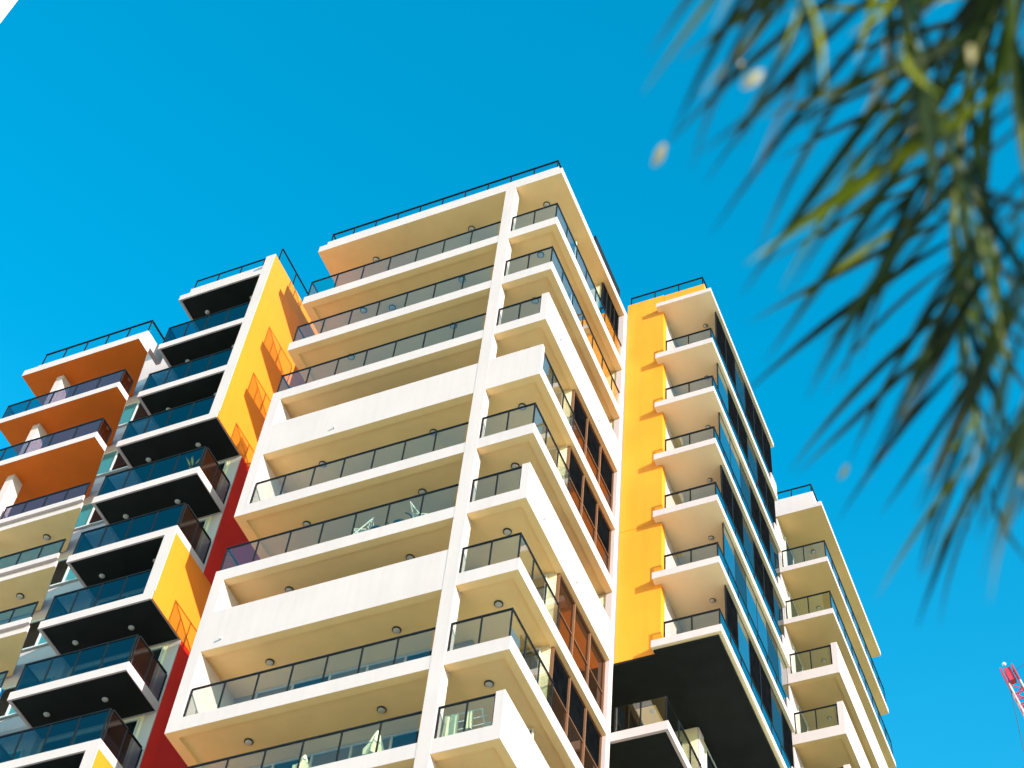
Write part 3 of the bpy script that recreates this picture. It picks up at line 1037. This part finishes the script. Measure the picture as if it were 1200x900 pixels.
cbx = thing('storage_box', (-31.35, 27.75, AL[6] + 0.501), 'bright blue storage box behind balcony glass on the far left tower', 'box')
b = MB(); b.box(-0.3, 0.3, -0.2, 0.2, 0, 0.55)
o = put('body', b.mesh('body', ['canvas_blue']), (0, 0, 0)); o.parent = cbx
b = MB(); b.box(-0.32, 0.32, -0.22, 0.22, 0.552, 0.62)
o = put('lid', b.mesh('lid', ['canvas_blue']), (0, 0, 0)); o.parent = cbx

# ------------------------------------------------------------------ palm tree in the foreground, out of focus
CROWN = Vector((0.734, 1.918, 5.21))
palm = thing('palm_tree', (1.6, 1.2, -1.6), 'palm tree in the foreground with out-of-focus fronds hanging in from the upper right', 'tree')
tb = MB()
tp, tr = [], []
for i in range(25):
    t = i / 24
    tp.append(Vector((1.6, 1.2, -1.6)).lerp(CROWN + Vector((0, 0, -0.15)), t) + Vector((0.12 * math.sin(t * 3.1), 0, 0)))
    tr.append(0.17 - 0.06 * t + (0.012 if i % 2 else 0.0))
tb.tube(tp, tr, 12)
tb.build('trunk', 'palm_bark', palm)

FR = {
    'F1': [(0.734, 1.918, 5.21), (0.561, 1.712, 5.091), (0.32, 1.62, 4.931), (0.083, 1.7, 4.701), (-0.046, 1.908, 4.459), (-0.053, 2.157, 4.175), (-0.04, 2.412, 3.917), (-0.052, 2.622, 3.595)],
    'F2': [(0.734, 1.918, 5.21), (0.622, 1.837, 4.932), (0.432, 1.89, 4.717), (0.246, 2.018, 4.458), (0.152, 2.239, 4.186), (0.11, 2.45, 3.892), (0.076, 2.616, 3.599), (0.055, 2.69, 3.47)],
    'F3': [(0.734, 1.918, 5.21), (0.515, 1.521, 4.735), (0.263, 1.382, 4.589), (-0.009, 1.353, 4.397), (-0.199, 1.439, 4.206), (-0.252, 1.602, 3.983), (-0.252, 1.771, 3.8)],
    'F4': [(0.734, 1.918, 5.21), (0.656, 2.101, 5.366), (0.398, 2.295, 5.312), (0.135, 2.523, 5.165), (-0.048, 2.819, 4.954), (-0.149, 3.073, 4.679), (-0.182, 3.278, 4.413), (-0.212, 3.441, 4.156)],
}
WIND = Vector((-0.92, -0.38, -0.08))                               # the breeze pushes every leaflet the same way


def spline(pts, n):
    pts = [Vector(p) for p in pts]
    P = [pts[0] * 2 - pts[1]] + pts + [pts[-1] * 2 - pts[-2]]
    out = []
    for i in range(n):
        u = (len(pts) - 1) * i / (n - 1)
        k = min(int(u), len(pts) - 2)
        t = u - k
        a, b_, c, d = P[k], P[k + 1], P[k + 2], P[k + 3]
        out.append(0.5 * ((2 * b_) + (-a + c) * t + (2 * a - 5 * b_ + 4 * c - d) * t * t + (-a + 3 * b_ - 3 * c + d) * t ** 3))
    return out


def leaflet_mesh(v):
    """one narrow folded leaflet, 1 m long along +X, drooping towards -Z"""
    rnd = random.Random(v)
    b = MB()
    n = 7
    droop = 0.08 + 0.34 * rnd.random()
    sway = (rnd.random() - 0.5) * 0.2
    w = 0.0140 + 0.0065 * rnd.random()
    for i in range(n + 1):
        t = i / n
        x = t * (1 - 0.12 * droop * t)
        z = -droop * t * t
        y = sway * t * t
        ww = w * (0.35 + 2.2 * t if t < 0.25 else 0.9 + 0.1 * (1 - t) if t < 0.6 else max(0.04, (1 - t) / 0.4 * 0.94))
        b.v += [(x, y - ww, z - ww * 0.35), (x, y, z + 0.0), (x, y + ww, z - ww * 0.35)]
    for i in range(n):
        q = i * 3
        b.f += [(q, q + 3, q + 4, q + 1), (q + 1, q + 4, q + 5, q + 2)]
        b.m += [0, 0]
    return b


TIPB = MB()
for i in range(5):
    t = i / 4
    TIPB.v += [(t, -0.22 * math.sin(math.pi * (0.1 + 0.85 * t)), -0.3 * t * t - 0.08), (t, 0, -0.3 * t * t + 0.05), (t, 0.22 * math.sin(math.pi * (0.1 + 0.85 * t)), -0.3 * t * t - 0.08)]
for i in range(4):
    q = i * 3
    TIPB.f += [(q, q + 3, q + 4, q + 1), (q + 1, q + 4, q + 5, q + 2)]
    TIPB.m += [0, 0]
TIPM = TIPB.mesh('dry_highlight_tip', ['palm_leaf_dry'], smooth=True)  # pale dry curls added to show as blurred highlights among the leaflets
LEAFM = [leaflet_mesh(v).mesh('leaflet', ['palm_leaf'], smooth=True) for v in range(8)]
LITM = [leaflet_mesh(v + 80).mesh('leaflet', ['palm_leaf_lit'], smooth=True) for v in range(4)]
DRYM = [leaflet_mesh(v + 50).mesh('leaflet', ['palm_leaf_dry'], smooth=True) for v in range(3)]
rnd = random.Random(21)
for fi, (key, pts) in enumerate(FR.items()):
    N_ = 40
    c = spline(pts, N_)
    fb = MB()
    fb.tube(c, [0.022 - 0.017 * (i / (N_ - 1)) for i in range(N_)], 6)
    fr = fb.build('frond', 'palm_stem', palm, origin=tuple(c[0]))
    npair = {'F1': 40, 'F2': 36, 'F3': 28, 'F4': 34}[key]
    for i in range(npair):
        t = 0.14 + 0.86 * i / (npair - 1)
        u = t * (N_ - 1)
        k = min(int(u), N_ - 2)
        p = c[k].lerp(c[k + 1], u - k)
        tan = (c[min(k + 2, N_ - 1)] - c[max(k - 1, 0)]).normalized()
        ref = Vector((0.25, -0.45, 0.85))
        s0 = tan.cross(ref).normalized()
        for sg in (-1, 1):
            if rnd.random() < 0.12:
                continue
            fwd = 0.35 + 0.5 * t + 0.3 * (rnd.random() - 0.5)
            nrm = s0.cross(tan).normalized()
            d = (s0 * sg * (0.62 + 0.3 * rnd.random()) + tan * fwd + nrm * (0.7 * (rnd.random() - 0.45)) + WIND * (0.5 + 0.3 * rnd.random())
                 + Vector((0, 0, -0.25))).normalized()
            L = (0.42 + 0.36 * math.sin(math.pi * min(1, t * 0.95))) * (0.8 + 0.35 * rnd.random()) * (0.8 if key == 'F3' else 1.0)
            upv = Vector((0, 0, 1)) + Vector((rnd.random() - 0.5, rnd.random() - 0.5, 0)) * 0.9
            yv = upv.cross(d).normalized()
            zv = d.cross(yv).normalized()
            dry = rnd.random() < 0.05
            if dry:
                L *= 0.5
            me = DRYM[rnd.randrange(3)] if dry else LITM[rnd.randrange(4)] if rnd.random() < 0.14 else LEAFM[rnd.randrange(8)]
            o = bpy.data.objects.new('leaflet', me)
            COL.objects.link(o)
            o.parent = fr
            mt = Matrix.Identity(4)
            for a in range(3):
                mt[a][0], mt[a][1], mt[a][2] = d[a] * L, yv[a] * L * 1.1, zv[a] * L
                mt[a][3] = p[a] - c[0][a]
            o.matrix_local = mt
            if rnd.random() < 0.07 and 0.2 < t < 0.75:
                ti = bpy.data.objects.new('dry_highlight_tip', TIPM)
                COL.objects.link(ti)
                ti.parent = fr
                end = mt @ Vector(me.vertices[-2].co)
                sz = 0.035 + 0.04 * rnd.random()
                a_ = Vector((rnd.random() - 0.5, rnd.random() - 0.5, -0.8)).normalized()
                b_ = Vector((0.85, -0.36, 0.3)).cross(a_).normalized()
                c_ = a_.cross(b_)
                mt2 = Matrix.Identity(4)
                for q in range(3):
                    mt2[q][0], mt2[q][1], mt2[q][2], mt2[q][3] = a_[q] * sz, b_[q] * sz, c_[q] * sz, end[q] - a_[q] * sz * 0.15
                ti.matrix_local = mt2
# the rest of the crown, above the picture: whole fronds, their leaflets joined
rest = MB()
for i in range(7):
    a = math.radians(-120 + i * 36)
    pts = [CROWN, CROWN + Vector((math.cos(a) * 0.5, math.sin(a) * 0.5 - 0.1, 0.55)), CROWN + Vector((math.cos(a) * 1.2, math.sin(a) * 1.2 - 0.2, 0.5)),
           CROWN + Vector((math.cos(a) * 1.9, math.sin(a) * 1.9 - 0.3, -0.2))]
    if pts[-1].x < 0.3:
        continue
    c = spline(pts, 24)
    fb = MB()
    fb.tube(c, [0.022 - 0.017 * (k / 23) for k in range(24)], 6)
    fr = fb.build('frond', 'palm_stem', palm, origin=tuple(c[0]))
    lb = MB()
    for k in range(3, 24):
        tan = (c[min(k + 1, 23)] - c[k - 1]).normalized()
        s0 = tan.cross(Vector((0, 0, 1))).normalized()
        for sg in (-1, 1):
            d = (s0 * sg + tan * 0.8 + Vector((0, 0, -0.35))).normalized()
            yv = Vector((0, 0, 1)).cross(d).normalized()
            zv = d.cross(yv)
            src = leaflet_mesh((k * 3 + sg) % 8)
            base = len(lb.v)
            lb.v += [tuple(c[k] + (d * x + yv * y + zv * z) * 0.6) for x, y, z in src.v]
            lb.f += [tuple(base + q for q in f_) for f_ in src.f]
            lb.m += src.m
    lo = lb.build('leaflets', 'palm_leaf', fr)
    lo['kind'] = 'stuff'
